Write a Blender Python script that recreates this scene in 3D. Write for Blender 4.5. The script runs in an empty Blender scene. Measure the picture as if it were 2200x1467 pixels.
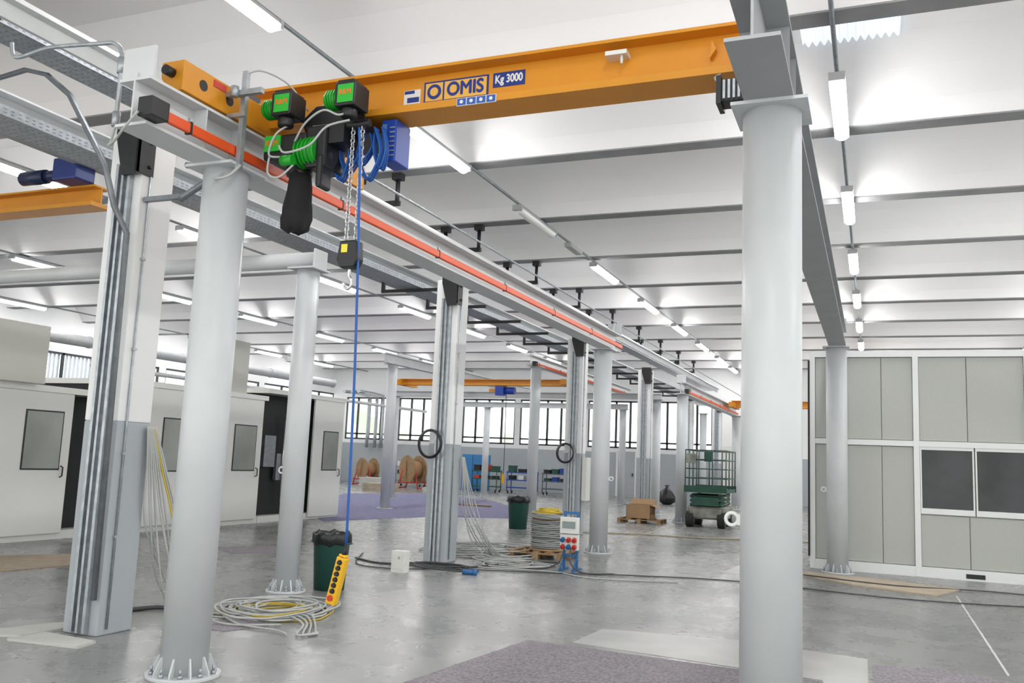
import bpy, bmesh, math, random
from mathutils import Vector, Matrix, Euler
random.seed(7)
S=bpy.context.scene
COL=S.collection
# ------------------------------------------------------------ materials
MATS={}
def mat(name,c,r=0.5,m=0.0,noise=0.0,scale=8.0,c2=None,emit=None,es=1.0,bump=0.0,detail=4,trans=0.0,ramp=(0.35,0.65),spec=0.5):
    if name in MATS: return MATS[name]
    M=bpy.data.materials.new(name); M.use_nodes=True
    nt=M.node_tree; b=nt.nodes['Principled BSDF']
    b.inputs['Base Color'].default_value=(*c,1); b.inputs['Roughness'].default_value=r; b.inputs['Metallic'].default_value=m
    b.inputs['Specular IOR Level'].default_value=spec
    if c2 is None and noise>0: c2=tuple(max(0,x*(1-noise)) for x in c)
    if c2 is not None or bump>0:
        tc=nt.nodes.new('ShaderNodeTexCoord'); n=nt.nodes.new('ShaderNodeTexNoise')
        n.inputs['Scale'].default_value=scale; n.inputs['Detail'].default_value=detail
        nt.links.new(tc.outputs['Object'],n.inputs['Vector'])
        if c2 is not None:
            rp=nt.nodes.new('ShaderNodeValToRGB')
            rp.color_ramp.elements[0].position=ramp[0]; rp.color_ramp.elements[0].color=(*c2,1)
            rp.color_ramp.elements[1].position=ramp[1]; rp.color_ramp.elements[1].color=(*c,1)
            nt.links.new(n.outputs['Fac'],rp.inputs['Fac']); nt.links.new(rp.outputs['Color'],b.inputs['Base Color'])
        if bump>0:
            bp=nt.nodes.new('ShaderNodeBump'); bp.inputs['Strength'].default_value=bump; bp.inputs['Distance'].default_value=0.01
            nt.links.new(n.outputs['Fac'],bp.inputs['Height']); nt.links.new(bp.outputs['Normal'],b.inputs['Normal'])
    if emit:
        b.inputs['Emission Color'].default_value=(*emit,1); b.inputs['Emission Strength'].default_value=es
    if trans: b.inputs['Transmission Weight'].default_value=trans
    MATS[name]=M; return M
white_paint=mat('column_paint',(0.59,0.615,0.63),0.38,noise=0.05,scale=3)
beam_paint=mat('beam_paint',(0.60,0.62,0.63),0.42,noise=0.06,scale=3)
beam_gray=mat('beam_gray',(0.36,0.375,0.385),0.5,noise=0.08,scale=3)
wallwhite=mat('wall_white',(0.82,0.825,0.83),0.8,noise=0.04,scale=1.5)
dado=mat('wall_grey',(0.40,0.43,0.455),0.7,noise=0.06,scale=1.5)
ribm=mat('ceiling_concrete_white',(0.94,0.93,0.935),1.0,noise=0.03,scale=0.35,spec=0.0)
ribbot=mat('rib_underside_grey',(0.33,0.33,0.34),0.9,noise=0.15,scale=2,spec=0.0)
orange=mat('crane_yellow',(0.66,0.265,0.010),0.42,noise=0.06,scale=4)
redor=mat('rail_orange_red',(0.74,0.085,0.012),0.4)
black=mat('black_plastic',(0.010,0.010,0.012),0.45)
blackfab=mat('black_fabric',(0.008,0.008,0.009),0.85,bump=0.6,scale=18)
green=mat('bright_green',(0.012,0.34,0.02),0.4)
blue=mat('blue_paint',(0.010,0.050,0.34),0.4)
bluec=mat('blue_cable',(0.008,0.09,0.38),0.45)
galv=mat('galvanised_steel',(0.46,0.49,0.52),0.42,0.6,c2=(0.34,0.37,0.40),scale=14)
galvd=mat('galvanised_dark',(0.24,0.26,0.28),0.45,0.5,noise=0.2,scale=10)
ductm=mat('duct_pale_steel',(0.52,0.54,0.55),0.5,0.2,noise=0.1,scale=6)
steel=mat('steel',(0.6,0.6,0.62),0.3,0.9)
cabw=mat('cabinet_white',(0.75,0.75,0.725),0.5,noise=0.03,scale=2)
cabp=mat('cabin_panel_beige',(0.44,0.45,0.42),0.55,noise=0.05,scale=60)
cabf=mat('cabin_frame_white',(0.76,0.77,0.77),0.45)
dark=mat('dark_interior',(0.012,0.013,0.015),0.7)
glassd=mat('dark_glass',(0.035,0.042,0.045),0.08,c2=(0.015,0.018,0.02),scale=1.3,spec=0.4)
glassg=mat('frosted_glass',(0.32,0.34,0.31),0.15,noise=0.2,scale=1.2)
frame_d=mat('window_frame_dark',(0.03,0.04,0.045),0.5)
slat=mat('window_slat_white',(0.65,0.70,0.76),0.5)
bin_g=mat('bin_green',(0.015,0.075,0.06),0.45)
bag=mat('bin_bag',(0.01,0.01,0.012),0.3,bump=0.8,scale=14)
wood=mat('pallet_wood',(0.36,0.23,0.115),0.75,noise=0.35,scale=9)
ply=mat('plywood',(0.48,0.405,0.30),0.7,noise=0.2,scale=5)
card=mat('cardboard',(0.38,0.24,0.13),0.85,noise=0.1,scale=4)
cablew=mat('grey_cable',(0.43,0.44,0.43),0.5)
cabled=mat('dark_cable',(0.05,0.05,0.055),0.5)
yel=mat('yellow_cable',(0.52,0.38,0.03),0.45)
yellow=mat('pendant_yellow',(0.80,0.45,0.01),0.35)
redp=mat('red_plastic',(0.55,0.03,0.02),0.35)
liftg=mat('lift_green',(0.015,0.085,0.055),0.5,noise=0.3,scale=6)
rubber=mat('rubber',(0.02,0.02,0.02),0.8)
felt=mat('felt_purple_grey',(0.29,0.265,0.285),0.95,c2=(0.165,0.148,0.17),scale=45,bump=0.5,detail=8,ramp=(0.36,0.60))
feltf=mat('felt_violet',(0.22,0.22,0.36),0.9,c2=(0.16,0.155,0.27),scale=6,bump=0.3,detail=8)
brownmat=mat('brown_board',(0.34,0.275,0.20),0.8,noise=0.2,scale=5)
board=mat('pale_board',(0.54,0.54,0.51),0.7,noise=0.08,scale=5)
paleconc=mat('pale_concrete_strip',(0.46,0.46,0.445),0.35,c2=(0.38,0.38,0.37),scale=2)
markw=mat('chalk_line',(0.58,0.58,0.56),0.8)
marky=mat('worn_yellow_line',(0.40,0.38,0.27),0.5,c2=(0.27,0.27,0.25),scale=2,detail=8)
diff=mat('lamp_diffuser',(1,1,1),0.4,emit=(1.0,0.99,0.975),es=58)
diffoff=mat('lamp_diffuser_off',(0.80,0.80,0.78),0.3)
lampbody=mat('lamp_body',(0.38,0.39,0.39),0.5)
sky_em=mat('skylight_translucent',(0.5,0.55,0.62),0.4,emit=(0.80,0.90,1.0),es=0.75)
labw=mat('label_white',(0.72,0.72,0.69),0.5)
laby=mat('label_cream_orange',(0.76,0.43,0.08),0.5)
labb=mat('label_navy',(0.01,0.03,0.22),0.4)
labg=mat('label_green',(0.02,0.44,0.03),0.4)
textor=mat('text_orange',(0.80,0.18,0.02),0.5)
labyel=mat('label_yellow',(0.8,0.7,0.05),0.5)
def floor_mat():
    M=bpy.data.materials.new('polished_concrete'); M.use_nodes=True; nt=M.node_tree; b=nt.nodes['Principled BSDF']
    tc=nt.nodes.new('ShaderNodeTexCoord')
    def N(s,d,rough=0.6,dist=0.0):
        n=nt.nodes.new('ShaderNodeTexNoise'); n.inputs['Scale'].default_value=s; n.inputs['Detail'].default_value=d
        n.inputs['Roughness'].default_value=rough; n.inputs['Distortion'].default_value=dist
        nt.links.new(tc.outputs['Object'],n.inputs['Vector']); return n
    a=N(0.38,5,0.55,0.5); c=N(1.7,6,0.6,0.2); e=N(30,4); h=N(12,7,0.75); st=N(0.9,8,0.7,0.8)
    def R(n,p0,c0,p1,c1):
        r=nt.nodes.new('ShaderNodeValToRGB'); r.color_ramp.interpolation='EASE'
        r.color_ramp.elements[0].position=p0; r.color_ramp.elements[0].color=(*c0,1)
        r.color_ramp.elements[1].position=p1; r.color_ramp.elements[1].color=(*c1,1)
        nt.links.new(n.outputs['Fac'],r.inputs['Fac']); return r
    def MUL(x,y):
        mx=nt.nodes.new('ShaderNodeMix'); mx.data_type='RGBA'; mx.blend_type='MULTIPLY'; mx.inputs[0].default_value=1.0
        nt.links.new(x,mx.inputs[6]); nt.links.new(y,mx.inputs[7]); return mx.outputs[2]
    r1=R(a,0.32,(0.205,0.208,0.206),0.70,(0.295,0.298,0.294))
    r2=R(c,0.28,(0.87,0.87,0.87),0.74,(1.08,1.08,1.07))
    r3=R(h,0.32,(0.93,0.93,0.93),0.62,(1.03,1.03,1.03))
    r4=R(st,0.30,(0.76,0.76,0.76),0.44,(1.0,1.0,1.0))
    o=MUL(MUL(MUL(r1.outputs['Color'],r2.outputs['Color']),r3.outputs['Color']),r4.outputs['Color'])
    nt.links.new(o,b.inputs['Base Color'])
    mr=nt.nodes.new('ShaderNodeMapRange'); mr.inputs[1].default_value=0.25; mr.inputs[2].default_value=0.75; mr.inputs[3].default_value=0.20; mr.inputs[4].default_value=0.36
    nt.links.new(c.outputs['Fac'],mr.inputs[0]); nt.links.new(mr.outputs[0],b.inputs['Roughness'])
    bp=nt.nodes.new('ShaderNodeBump'); bp.inputs['Strength'].default_value=0.05; bp.inputs['Distance'].default_value=0.01
    nt.links.new(e.outputs['Fac'],bp.inputs['Height']); nt.links.new(bp.outputs['Normal'],b.inputs['Normal'])
    return M
floorm=floor_mat()
# ------------------------------------------------------------ mesh builder
def smooth_pts(pts,n=6,closed=False):
    P=[Vector(p) for p in pts]
    if len(P)<3: return P
    out=[]; L=len(P)
    rng=range(L) if closed else range(L-1)
    for i in rng:
        if closed: a,b,c,d=P[(i-1)%L],P[i],P[(i+1)%L],P[(i+2)%L]
        else: a,b,c,d=P[max(i-1,0)],P[i],P[i+1],P[min(i+2,L-1)]
        for k in range(n):
            t=k/n
            out.append(0.5*((2*b)+(c-a)*t+(2*a-5*b+4*c-d)*t*t+(3*b-a-3*c+d)*t**3))
    if not closed: out.append(P[-1])
    return out
class G:
    def __init__(s): s.b=bmesh.new()
    def box(s,x0,x1,y0,y1,z0,z1,mi=0,M=None):
        vs=[s.b.verts.new((x,y,z)) for x in(x0,x1) for y in(y0,y1) for z in(z0,z1)]
        if M is not None:
            for v in vs: v.co=M@v.co
        for f in((0,1,3,2),(4,6,7,5),(0,4,5,1),(2,3,7,6),(0,2,6,4),(1,5,7,3)):
            fc=s.b.faces.new([vs[i] for i in f]); fc.material_index=mi
        return s
    def cyl(s,p0,p1,r,seg=16,mi=0,r2=None,cap=True):
        p0=Vector(p0);p1=Vector(p1);d=(p1-p0).normalized()
        if r2 is None:r2=r
        a=d.orthogonal().normalized();c=d.cross(a)
        A=[];B=[]
        for i in range(seg):
            t=2*math.pi*i/seg;o=a*math.cos(t)+c*math.sin(t)
            A.append(s.b.verts.new(p0+o*r));B.append(s.b.verts.new(p1+o*r2))
        for i in range(seg):
            f=s.b.faces.new((A[i],A[(i+1)%seg],B[(i+1)%seg],B[i]));f.smooth=True;f.material_index=mi
        if cap:
            f=s.b.faces.new(A[::-1]);f.material_index=mi;f=s.b.faces.new(B);f.material_index=mi
        return s
    def tube(s,pts,r,seg=8,mi=0,n=6,closed=False,sm=True):
        P=smooth_pts(pts,n,closed) if sm else [Vector(p) for p in pts]
        L=len(P);rings=[];up=None
        for i in range(L):
            if closed: d=(P[(i+1)%L]-P[(i-1)%L])
            else: d=P[min(i+1,L-1)]-P[max(i-1,0)]
            if d.length<1e-7: d=Vector((0,0,1))
            d.normalize()
            if up is None: up=d.orthogonal().normalized()
            up=(up-d*up.dot(d))
            if up.length<1e-5: up=d.orthogonal()
            up.normalize();c=d.cross(up)
            rings.append([s.b.verts.new(P[i]+(up*math.cos(2*math.pi*k/seg)+c*math.sin(2*math.pi*k/seg))*r) for k in range(seg)])
        for i in range(L if closed else L-1):
            a=rings[i];b=rings[(i+1)%L]
            for k in range(seg):
                f=s.b.faces.new((a[k],a[(k+1)%seg],b[(k+1)%seg],b[k]));f.smooth=True;f.material_index=mi
        if not closed:
            for rr in(rings[0][::-1],rings[-1]):
                f=s.b.faces.new(rr);f.material_index=mi
        return s
    def prism(s,poly,axis,a,b,mi=0,sm=False):
        def P(u,v,w):
            return {'X':(w,u,v),'Y':(u,w,v),'Z':(u,v,w)}[axis]
        A=[s.b.verts.new(P(u,v,a)) for u,v in poly];B=[s.b.verts.new(P(u,v,b)) for u,v in poly];n=len(poly)
        for q in(A[::-1],B):
            f=s.b.faces.new(q);f.material_index=mi
        for i in range(n):
            f=s.b.faces.new((A[i],A[(i+1)%n],B[(i+1)%n],B[i]));f.material_index=mi;f.smooth=sm
        return s
    def lathe(s,prof,c,seg=24,mi=0):
        c=Vector(c);R=[]
        for r,z in prof:
            R.append([s.b.verts.new(c+Vector((r*math.cos(2*math.pi*k/seg),r*math.sin(2*math.pi*k/seg),z))) for k in range(seg)])
        for i in range(len(R)-1):
            for k in range(seg):
                f=s.b.faces.new((R[i][k],R[i][(k+1)%seg],R[i+1][(k+1)%seg],R[i+1][k]));f.smooth=True;f.material_index=mi
        for q in(R[0][::-1],R[-1]):
            f=s.b.faces.new(q);f.material_index=mi
        return s
ORG={}
def fin(g,name,mats,parent=None,loc=(0,0,0),label=None,cat=None,kind=None,group=None,bevel=0):
    o=Vector(ORG[parent.name]) if parent is not None else Vector(loc)
    me=bpy.data.meshes.new(name)
    bmesh.ops.recalc_face_normals(g.b,faces=g.b.faces[:])
    if o.length>0: bmesh.ops.translate(g.b,verts=g.b.verts[:],vec=-o)
    g.b.to_mesh(me);g.b.free()
    if not isinstance(mats,(list,tuple)): mats=[mats]
    for m in mats: me.materials.append(m)
    ob=bpy.data.objects.new(name,me);COL.objects.link(ob)
    if parent is not None: ob.parent=parent
    else: ob.location=o
    ORG[ob.name]=o
    if label: ob['label']=label
    if cat: ob['category']=cat
    if kind: ob['kind']=kind
    if group: ob['group']=group
    if bevel:
        md=ob.modifiers.new('bevel','BEVEL');md.width=bevel;md.segments=2;md.limit_method='ANGLE'
    return ob
def root(name,label,cat,loc,group=None):
    ob=bpy.data.objects.new(name,None);COL.objects.link(ob);ob.location=loc;ob.empty_display_size=0.1
    ORG[ob.name]=Vector(loc);ob['label']=label;ob['category']=cat
    if group: ob['group']=group
    return ob
def dup(r,loc,label=None,rot=None):
    kids=[c for c in bpy.data.objects if c.parent is r]
    n=r.copy();COL.objects.link(n);n.location=loc;ORG[n.name]=Vector(loc)
    if rot is not None:n.rotation_euler=(0,0,rot)
    if label:n['label']=label
    for k in kids:
        c=k.copy();COL.objects.link(c);c.parent=n
        for q in [x for x in bpy.data.objects if x.parent is k]:
            cc=q.copy();COL.objects.link(cc);cc.parent=c
    return n
def text(body,size,loc,m,parent,name='lettering',rot=(math.pi/2,0,0),bold=0.0,sx=1.0):
    cu=bpy.data.curves.new('t','FONT');cu.body=body;cu.size=size;cu.extrude=0.0004;cu.align_x='CENTER';cu.align_y='CENTER'
    t=bpy.data.objects.new('t',cu);COL.objects.link(t)
    dg=bpy.context.evaluated_depsgraph_get();me0=bpy.data.meshes.new_from_object(t.evaluated_get(dg))
    bpy.data.objects.remove(t)
    bm=bmesh.new()
    offs=[(0,0)] if bold==0 else [(-bold,0),(bold,0),(0,bold),(0,-bold),(0,0)]
    for i,(dx,dz) in enumerate(offs):
        m2=me0.copy();m2.transform(Matrix.Translation((dx,dz,i*0.0001)));bm.from_mesh(m2)
    me=bpy.data.meshes.new(name);bm.to_mesh(me);bm.free()
    me.materials.clear();me.materials.append(m)
    for p in me.polygons:p.material_index=0
    Mx=Matrix.Translation(Vector(loc)-ORG[parent.name])@Euler(rot).to_matrix().to_4x4()@Matrix.Diagonal((sx,1,1,1))
    me.transform(Mx)
    ob=bpy.data.objects.new(name,me);COL.objects.link(ob);ob.parent=parent;ORG[ob.name]=ORG[parent.name];return ob
# ------------------------------------------------------------ camera
f=Vector((775,285,1900)).normalized(); uu=Vector((0.042,-1,(285-0.042*775)/1900)).normalized(); xx=f.cross(uu)
right=Vector((xx.x,f.x,uu.x));down=Vector((xx.y,f.y,uu.y));fwd=Vector((xx.z,f.z,uu.z))
cam=bpy.data.cameras.new('camera');co=bpy.data.objects.new('camera',cam);COL.objects.link(co)
R=Matrix((right,-down,-fwd)).transposed().to_4x4();co.matrix_world=Matrix.Translation((0,0,1.6))@R
cam.sensor_width=36;cam.lens=1900/2200*36;cam.clip_end=200;S.camera=co
# ------------------------------------------------------------ room
XL,XR,YB,YF=-28.5,12.0,-3.0,43.0
g=G();g.box(XL-0.3,XR,YB,YF+0.3,-0.2,0);fin(g,'floor',floorm,kind='structure')
g=G();g.box(XL-0.3,XR,YB,YF+0.3,7.05,7.2);fin(g,'ceiling',ribm,kind='structure')
def wall_with_windows(name,axis,c0,c1,a0,a1,z0,z1,wins):
    g=G()
    def bx(u0,u1,za,zb,mi):
        if axis=='Y': g.box(u0,u1,c0,c1,za,zb,mi)
        else: g.box(c0,c1,u0,u1,za,zb,mi)
    bx(a0,a1,0,2.15,1);bx(a0,a1,2.15,z0,0);bx(a0,a1,z1,7.05,0)
    p=a0
    for w0,w1 in wins:
        bx(p,w0,z0,z1,0);p=w1
    bx(p,a1,z0,z1,0)
    return fin(g,name,[wallwhite,dado],kind='structure')
fw=[(-27.6,-24.6),(-24.2,-21.2),(-20.3,-17.3),(-17.0,-14.0),(-13.3,-10.4),(-10.0,-7.1)]
wall_with_windows('wall_far','Y',YF,YF+0.3,XL,XR,2.35,4.7,fw)
lw=[(9.5+i*3.4,9.5+i*3.4+3.0) for i in range(10)]
wall_with_windows('wall_left','X',XL-0.3,XL,YB,YF+0.3,2.5,4.9,lw)
wn=1
for w0,w1 in fw:
    g=G();y0,y1=YF+0.02,YF+0.1
    for z in(2.35,2.62,4.62): g.box(w0,w1,y0,y1,z,z+0.08)
    k=4
    for i in range(k+1):
        x=w0+(w1-w0)*i/k; g.box(x-0.05,x+0.05,y0,y1,2.35,4.7)
    fin(g,'window_%d'%wn,frame_d,kind='structure');wn+=1
for w0,w1 in lw:
    g=G();x0,x1=XL-0.1,XL-0.02
    for z in(2.5,4.82): g.box(x0,x1,w0,w1,z,z+0.08)
    for i in range(3):
        y=w0+(w1-w0)*i/2; g.box(x0,x1,y-0.05,y+0.05,2.5,4.9)
    if w0<26:
        for i in range(16):
            y=w0+0.1+(w1-w0-0.2)*i/15; g.box(x0-0.12,x0-0.05,y-0.04,y+0.04,2.5,4.9,1)
    fin(g,'window_%d'%wn,[frame_d,slat],kind='structure');wn+=1
g=G();g.box(-11.78,-10.73,YF-0.05,YF,0,2.3,0);g.box(-11.68,-10.83,YF-0.07,YF-0.05,0.02,2.2,1);g.box(-10.95,-10.9,YF-0.12,YF-0.07,1.0,1.15,2)
fin(g,'door_1',[wallwhite,dado,black],kind='structure')
tn=1
ribY=[12.3+3.275*k for k in range(-4,10)]
for y in ribY:
    g=G()
    prof=[(y-0.15,6.2),(y+0.15,6.2),(y+0.30,6.42),(y+0.60,6.74),(y+1.0,7.05),(y-1.0,7.05),(y-0.60,6.74),(y-0.30,6.42)]
    g.prism(prof,'X',XL,XR,0)
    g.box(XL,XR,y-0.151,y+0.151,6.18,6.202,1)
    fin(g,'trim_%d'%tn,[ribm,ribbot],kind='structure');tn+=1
for y in ribY[2:6]:
    ym=y+1.64
    for xc in(-0.2,):
        g=G();w=0.57;n=96
        prev=None
        for i in range(n+1):
            x=xc-w+2*w*i/n;z=7.0+0.035*math.sin(i*math.pi/4)
            a=g.b.verts.new((x,ym-0.6,z));b=g.b.verts.new((x,ym+0.6,z))
            if prev: fc=g.b.faces.new((prev[0],a,b,prev[1]));fc.smooth=True
            prev=(a,b)
        fin(g,'window_%d'%wn,sky_em,kind='structure');wn+=1
# ------------------------------------------------------------ world
W=bpy.data.worlds.new('world');S.world=W;W.use_nodes=True;nt=W.node_tree;bg=nt.nodes['Background']
tc=nt.nodes.new('ShaderNodeTexCoord');n=nt.nodes.new('ShaderNodeTexNoise');n.inputs['Scale'].default_value=22;n.inputs['Detail'].default_value=5
rp=nt.nodes.new('ShaderNodeValToRGB');rp.color_ramp.elements[0].position=0.36;rp.color_ramp.elements[0].color=(0.40,0.44,0.36,1)
rp.color_ramp.elements[1].position=0.50;rp.color_ramp.elements[1].color=(1.0,1.0,0.99,1)
nt.links.new(tc.outputs['Generated'],n.inputs['Vector']);nt.links.new(n.outputs['Fac'],rp.inputs['Fac']);nt.links.new(rp.outputs['Color'],bg.inputs['Color'])
bg.inputs['Strength'].default_value=2.35
S.view_settings.view_transform='Standard'
# ------------------------------------------------------------ floor coverings
def sheet(poly,z,name,m,label,cat,t=0.006):
    g=G();g.prism(poly,'Z',0.0,t)
    cx_=sum(p[0] for p in poly)/len(poly);cy_=sum(p[1] for p in poly)/len(poly)
    return fin(g,name,m,loc=(cx_,cy_,0),label=label,cat=cat)
sheet([(-3.20,4.9),(-3.08,5.8),(-2.87,7.66),(-0.42,7.5),(-0.3,6.5),(-0.3,4.9)],0,'floor_felt',felt,'mottled purple-grey protective felt laid on concrete','felt mat',0.008)
sheet([(-0.02,8.35),(0.5,8.5),(1.1,8.3),(2.2,8.1),(2.2,5.2),(0.0,5.2)],0,'floor_felt',felt,'mottled purple-grey protective felt laid on concrete','felt mat',0.008)
sheet([(-2.5,7.80),(-2.45,8.6),(-1.14,8.8),(-0.06,8.6),(-0.04,6.8),(-0.25,6.6),(-0.38,7.55),(-1.04,7.62)],0,'floor_sheet',paleconc,'pale smooth sheet covering strip on concrete floor','floor sheet',0.004)
sheet([(-1.01,15.19),(0.2,14.95),(1.16,14.56),(0.77,13.52),(-0.3,14.0),(-1.06,14.75)],0,'plywood_sheet',ply,'thin tan plywood sheet lying by the cabin','plywood sheet',0.02)
sheet([(-19.06,29.9),(-17.5,34.2),(-13.2,31.0),(-10.0,26.2),(-8.9,22.9),(-10.8,21.3),(-11.7,17.6),(-13.5,19.6),(-16,24)],0,'floor_felt',feltf,'violet protective felt spread over far floor bay','felt mat',0.006)
sheet([(-11.01,8.83),(-10.3,9.9),(-9.6,9.2),(-9.7,7.84),(-10.4,7.6)],0,'floor_board',brownmat,'flat brown board on floor by white booth','board',0.012)
sheet([(-5.61,6.84),(-5.38,7.15),(-5.1,6.9),(-5.27,6.49),(-5.5,6.5)],0,'floor_felt',felt,'small scrap of purple-grey felt under cables','felt mat',0.005)
sheet([(-9.9,11.6),(-9.2,12.6),(-8.4,12.3),(-9.0,11.2)],0,'floor_felt',felt,'small scrap of purple-grey felt on concrete','felt mat',0.005)
for p in([(-6.9,5.2),(-6.6,6.0),(-6.38,5.95),(-6.42,5.42)],[(-6.40,5.28),(-6.38,5.62),(-5.78,5.58),(-5.74,5.36)]):
    sheet(p,0,'floor_board',board,'pale board laid at foot of concrete pillar','board',0.02)
g=G();g.prism([(1.03,13.8),(1.05,13.8),(1.03,8.6),(1.01,8.6)],'Z',0,0.003);fin(g,'floor_line',markw,loc=(1.03,11,0),label='thin white chalk line on concrete floor',cat='floor line')
g=G();g.box(-4.98,-4.88,16.6,24,0,0.003);fin(g,'floor_line',marky,loc=(-4.9,18,0),label='worn yellow painted line along columns',cat='floor line')
sheet([(-2.2,14.2),(-1.9,17.0),(-1.5,17.3),(-1.3,14.0)],0,'floor_sheet',paleconc,'pale worn sheet near the columns','floor sheet',0.003)
# ------------------------------------------------------------ steel columns
def column(x,y,h,rad,label,detail=True,group='round steel columns'):
    r=root('steel_column',label,'column',(x,y,0),group)
    g=G();g.cyl((x,y,0.02),(x,y,h-0.02),rad,40);fin(g,'shaft',white_paint,r)
    g=G();g.cyl((x,y,0),(x,y,0.025),rad+0.09,32);fin(g,'base_plate',white_paint,r,bevel=0.003)
    g=G();g.box(x-rad-0.045,x+rad+0.045,y-rad-0.045,y+rad+0.045,h-0.02,h);fin(g,'cap_plate',white_paint,r)
    if detail:
        for k in range(10):
            a=2*math.pi*k/10
            g=G();Mx=Matrix.Translation((x,y,0))@Matrix.Rotation(a,4,'Z')
            vs=[]
            for yy in(-0.006,0.006):
                vs.append([g.b.verts.new(Mx@Vector(p)) for p in((rad-0.005,yy,0.025),(rad+0.06,yy,0.025),(rad+0.06,yy,0.045),(rad+0.010,yy,0.145),(rad-0.005,yy,0.145))])
            n=5;g.b.faces.new(vs[0]);g.b.faces.new(vs[1][::-1])
            for i in range(n): g.b.faces.new((vs[0][i],vs[1][i],vs[1][(i+1)%n],vs[0][(i+1)%n]))
            fin(g,'stiffener',white_paint,r)
            a+=math.pi/10;c,s=math.cos(a),math.sin(a);px,py=x+(rad+0.05)*c,y+(rad+0.05)*s
            g=G();g.cyl((px,py,0.025),(px,py,0.048),0.017,6);g.cyl((px,py,0.048),(px,py,0.085),0.009,8);fin(g,'anchor_bolt',galv,r)
    return r
def eyelet(r,x,y,z=1.32,s=-1,rad=0.165):
    g=G();cx_=x+s*(rad+0.045)
    g.tube([(cx_+0.034*math.cos(t),y,z+0.034*math.sin(t)) for t in [2*math.pi*i/16 for i in range(16)]],0.011,6,closed=True,sm=False)
    g.box(min(cx_-s*0.05,cx_-s*0.03),max(cx_-s*0.05,cx_-s*0.03),y-0.02,y+0.02,z-0.03,z+0.03)
    fin(g,'eyelet',cabf,r)
LC='pale grey round steel column with bolted base plate'
c1=column(-4.5,5.15,3.67,0.165,LC+' under runway beam')
q=dup(c1,(-0.52,5.12,0));eyelet(q,-0.52,5.12)
q=dup(c1,(-4.57,15.6,0));eyelet(q,-4.57,15.6,s=1)
q=dup(c1,(-0.54,15.55,0));eyelet(q,-0.54,15.55)
c2=column(-6.2,8.65,3.74,0.135,'slim pale round steel column carrying cross beam')
dup(c1,(-5.1,25.7,0));dup(c1,(-5.0,36,0))
for p in((-16.3,28.7),(-15.1,34.4),(-6.6,29.0),(-6.3,36.0),(-9.2,34.4)): dup(c2,(p[0],p[1],0),'slim pale round steel column standing in far bay')
eyelet(c2,-6.2,8.65,1.36,-1,0.135)
c3=column(-13.3,23.1,4.27,0.15,'tall slim pale steel column in far bay',detail=False)
dup(c3,(-8.97,23.8,0))
# ------------------------------------------------------------ runway beams
def ibeamY(g,x,y0,y1,z0,z1,w=0.27,t=0.02,tw=0.014):
    g.box(x-w/2,x+w/2,y0,y1,z0,z0+t);g.box(x-w/2,x+w/2,y0,y1,z1-t,z1);g.box(x-tw/2,x+tw/2,y0,y1,z0+t,z1-t)
def ibeamX(g,y,x0,x1,z0,z1,w=0.25,t=0.018,tw=0.012):
    g.box(x0,x1,y-w/2,y+w/2,z0,z0+t);g.box(x0,x1,y-w/2,y+w/2,z1-t,z1);g.box(x0,x1,y-tw/2,y+tw/2,z0+t,z1-t)
def runway(x,y0,y1,label,m=beam_paint,stop=True,z0=3.67,z1=4.0,w=0.27):
    r=root('runway_beam',label,'beam',(x,y0,z0),'crane runway beams')
    g=G();ibeamY(g,x,y0,y1,z0,z1,w);fin(g,'beam',m,r)
    g=G();g.box(x-0.02,x+0.02,y0,y1,z1,z1+0.035);fin(g,'crane_rail',m,r)
    if stop:
        for yy,sg in((y0+0.03,1),(y1-0.03,-1)):
            g=G()
            g.box(x-w/2,x+w/2,yy-0.01,yy+0.01,z1,z1+0.22)
            g.prism([(yy,z1),(yy+0.28*sg,z1),(yy+0.05*sg,z1+0.22),(yy,z1+0.22)],'X',x-0.008,x+0.008)
            fin(g,'end_stop',m,r)
        for yy in(y0+0.95,y0+0.55):
            g=G();g.box(x-w/2+0.005,x+w/2-0.005,yy-0.005,yy+0.005,z0+0.02,z1-0.02)
            fin(g,'web_stiffener',m,r)
    return r
runway(-4.5,4.2,16.1,'pale grey steel I-beam crane runway on round columns')
runway(-0.52,4.17,16.0,'mid grey steel I-beam crane runway above round columns',m=beam_gray)
runway(-5.1,25.4,36.3,'pale grey steel I-beam runway in far bay')
runway(-8.97,23.3,34.6,'pale grey steel I-beam runway on tall columns',z0=4.27,z1=4.55,stop=False,w=0.2)
runway(-13.3,22.6,34.6,'pale grey steel I-beam runway on tall columns',z0=4.27,z1=4.55,stop=False,w=0.2)
def crail(x,z,y0,y1,label):
    r=root('conductor_rail',label,'conductor rail',(x,y0,z),'orange conductor rails')
    g=G();g.box(x-0.018,x+0.018,y0,y1,z-0.037,z+0.037);fin(g,'rail_body',redor,r,bevel=0.008)
    y=y0+0.25
    while y<y1:
        g=G();g.box(x-0.03,x+0.020,y-0.010,y+0.010,z-0.041,z+0.044);g.box(x-0.012,x+0.008,y-0.01,y+0.01,z+0.042,z+0.075,1);fin(g,'clip',[black,galv],r)
        y+=1.9
    g=G();g.box(x-0.06,x+0.06,y0-0.16,y0,z-0.06,z+0.07);fin(g,'end_feed_box',black,r,bevel=0.008)
    return r
crail(-4.33,3.76,4.30,16.0,'orange-red enclosed conductor rail clipped along runway beam')
crail(-4.94,3.74,25.6,36.0,'orange-red enclosed conductor rail on far runway beam')
crail(-8.83,4.3,23.4,34.0,'orange-red enclosed conductor rail in far bay')
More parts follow.
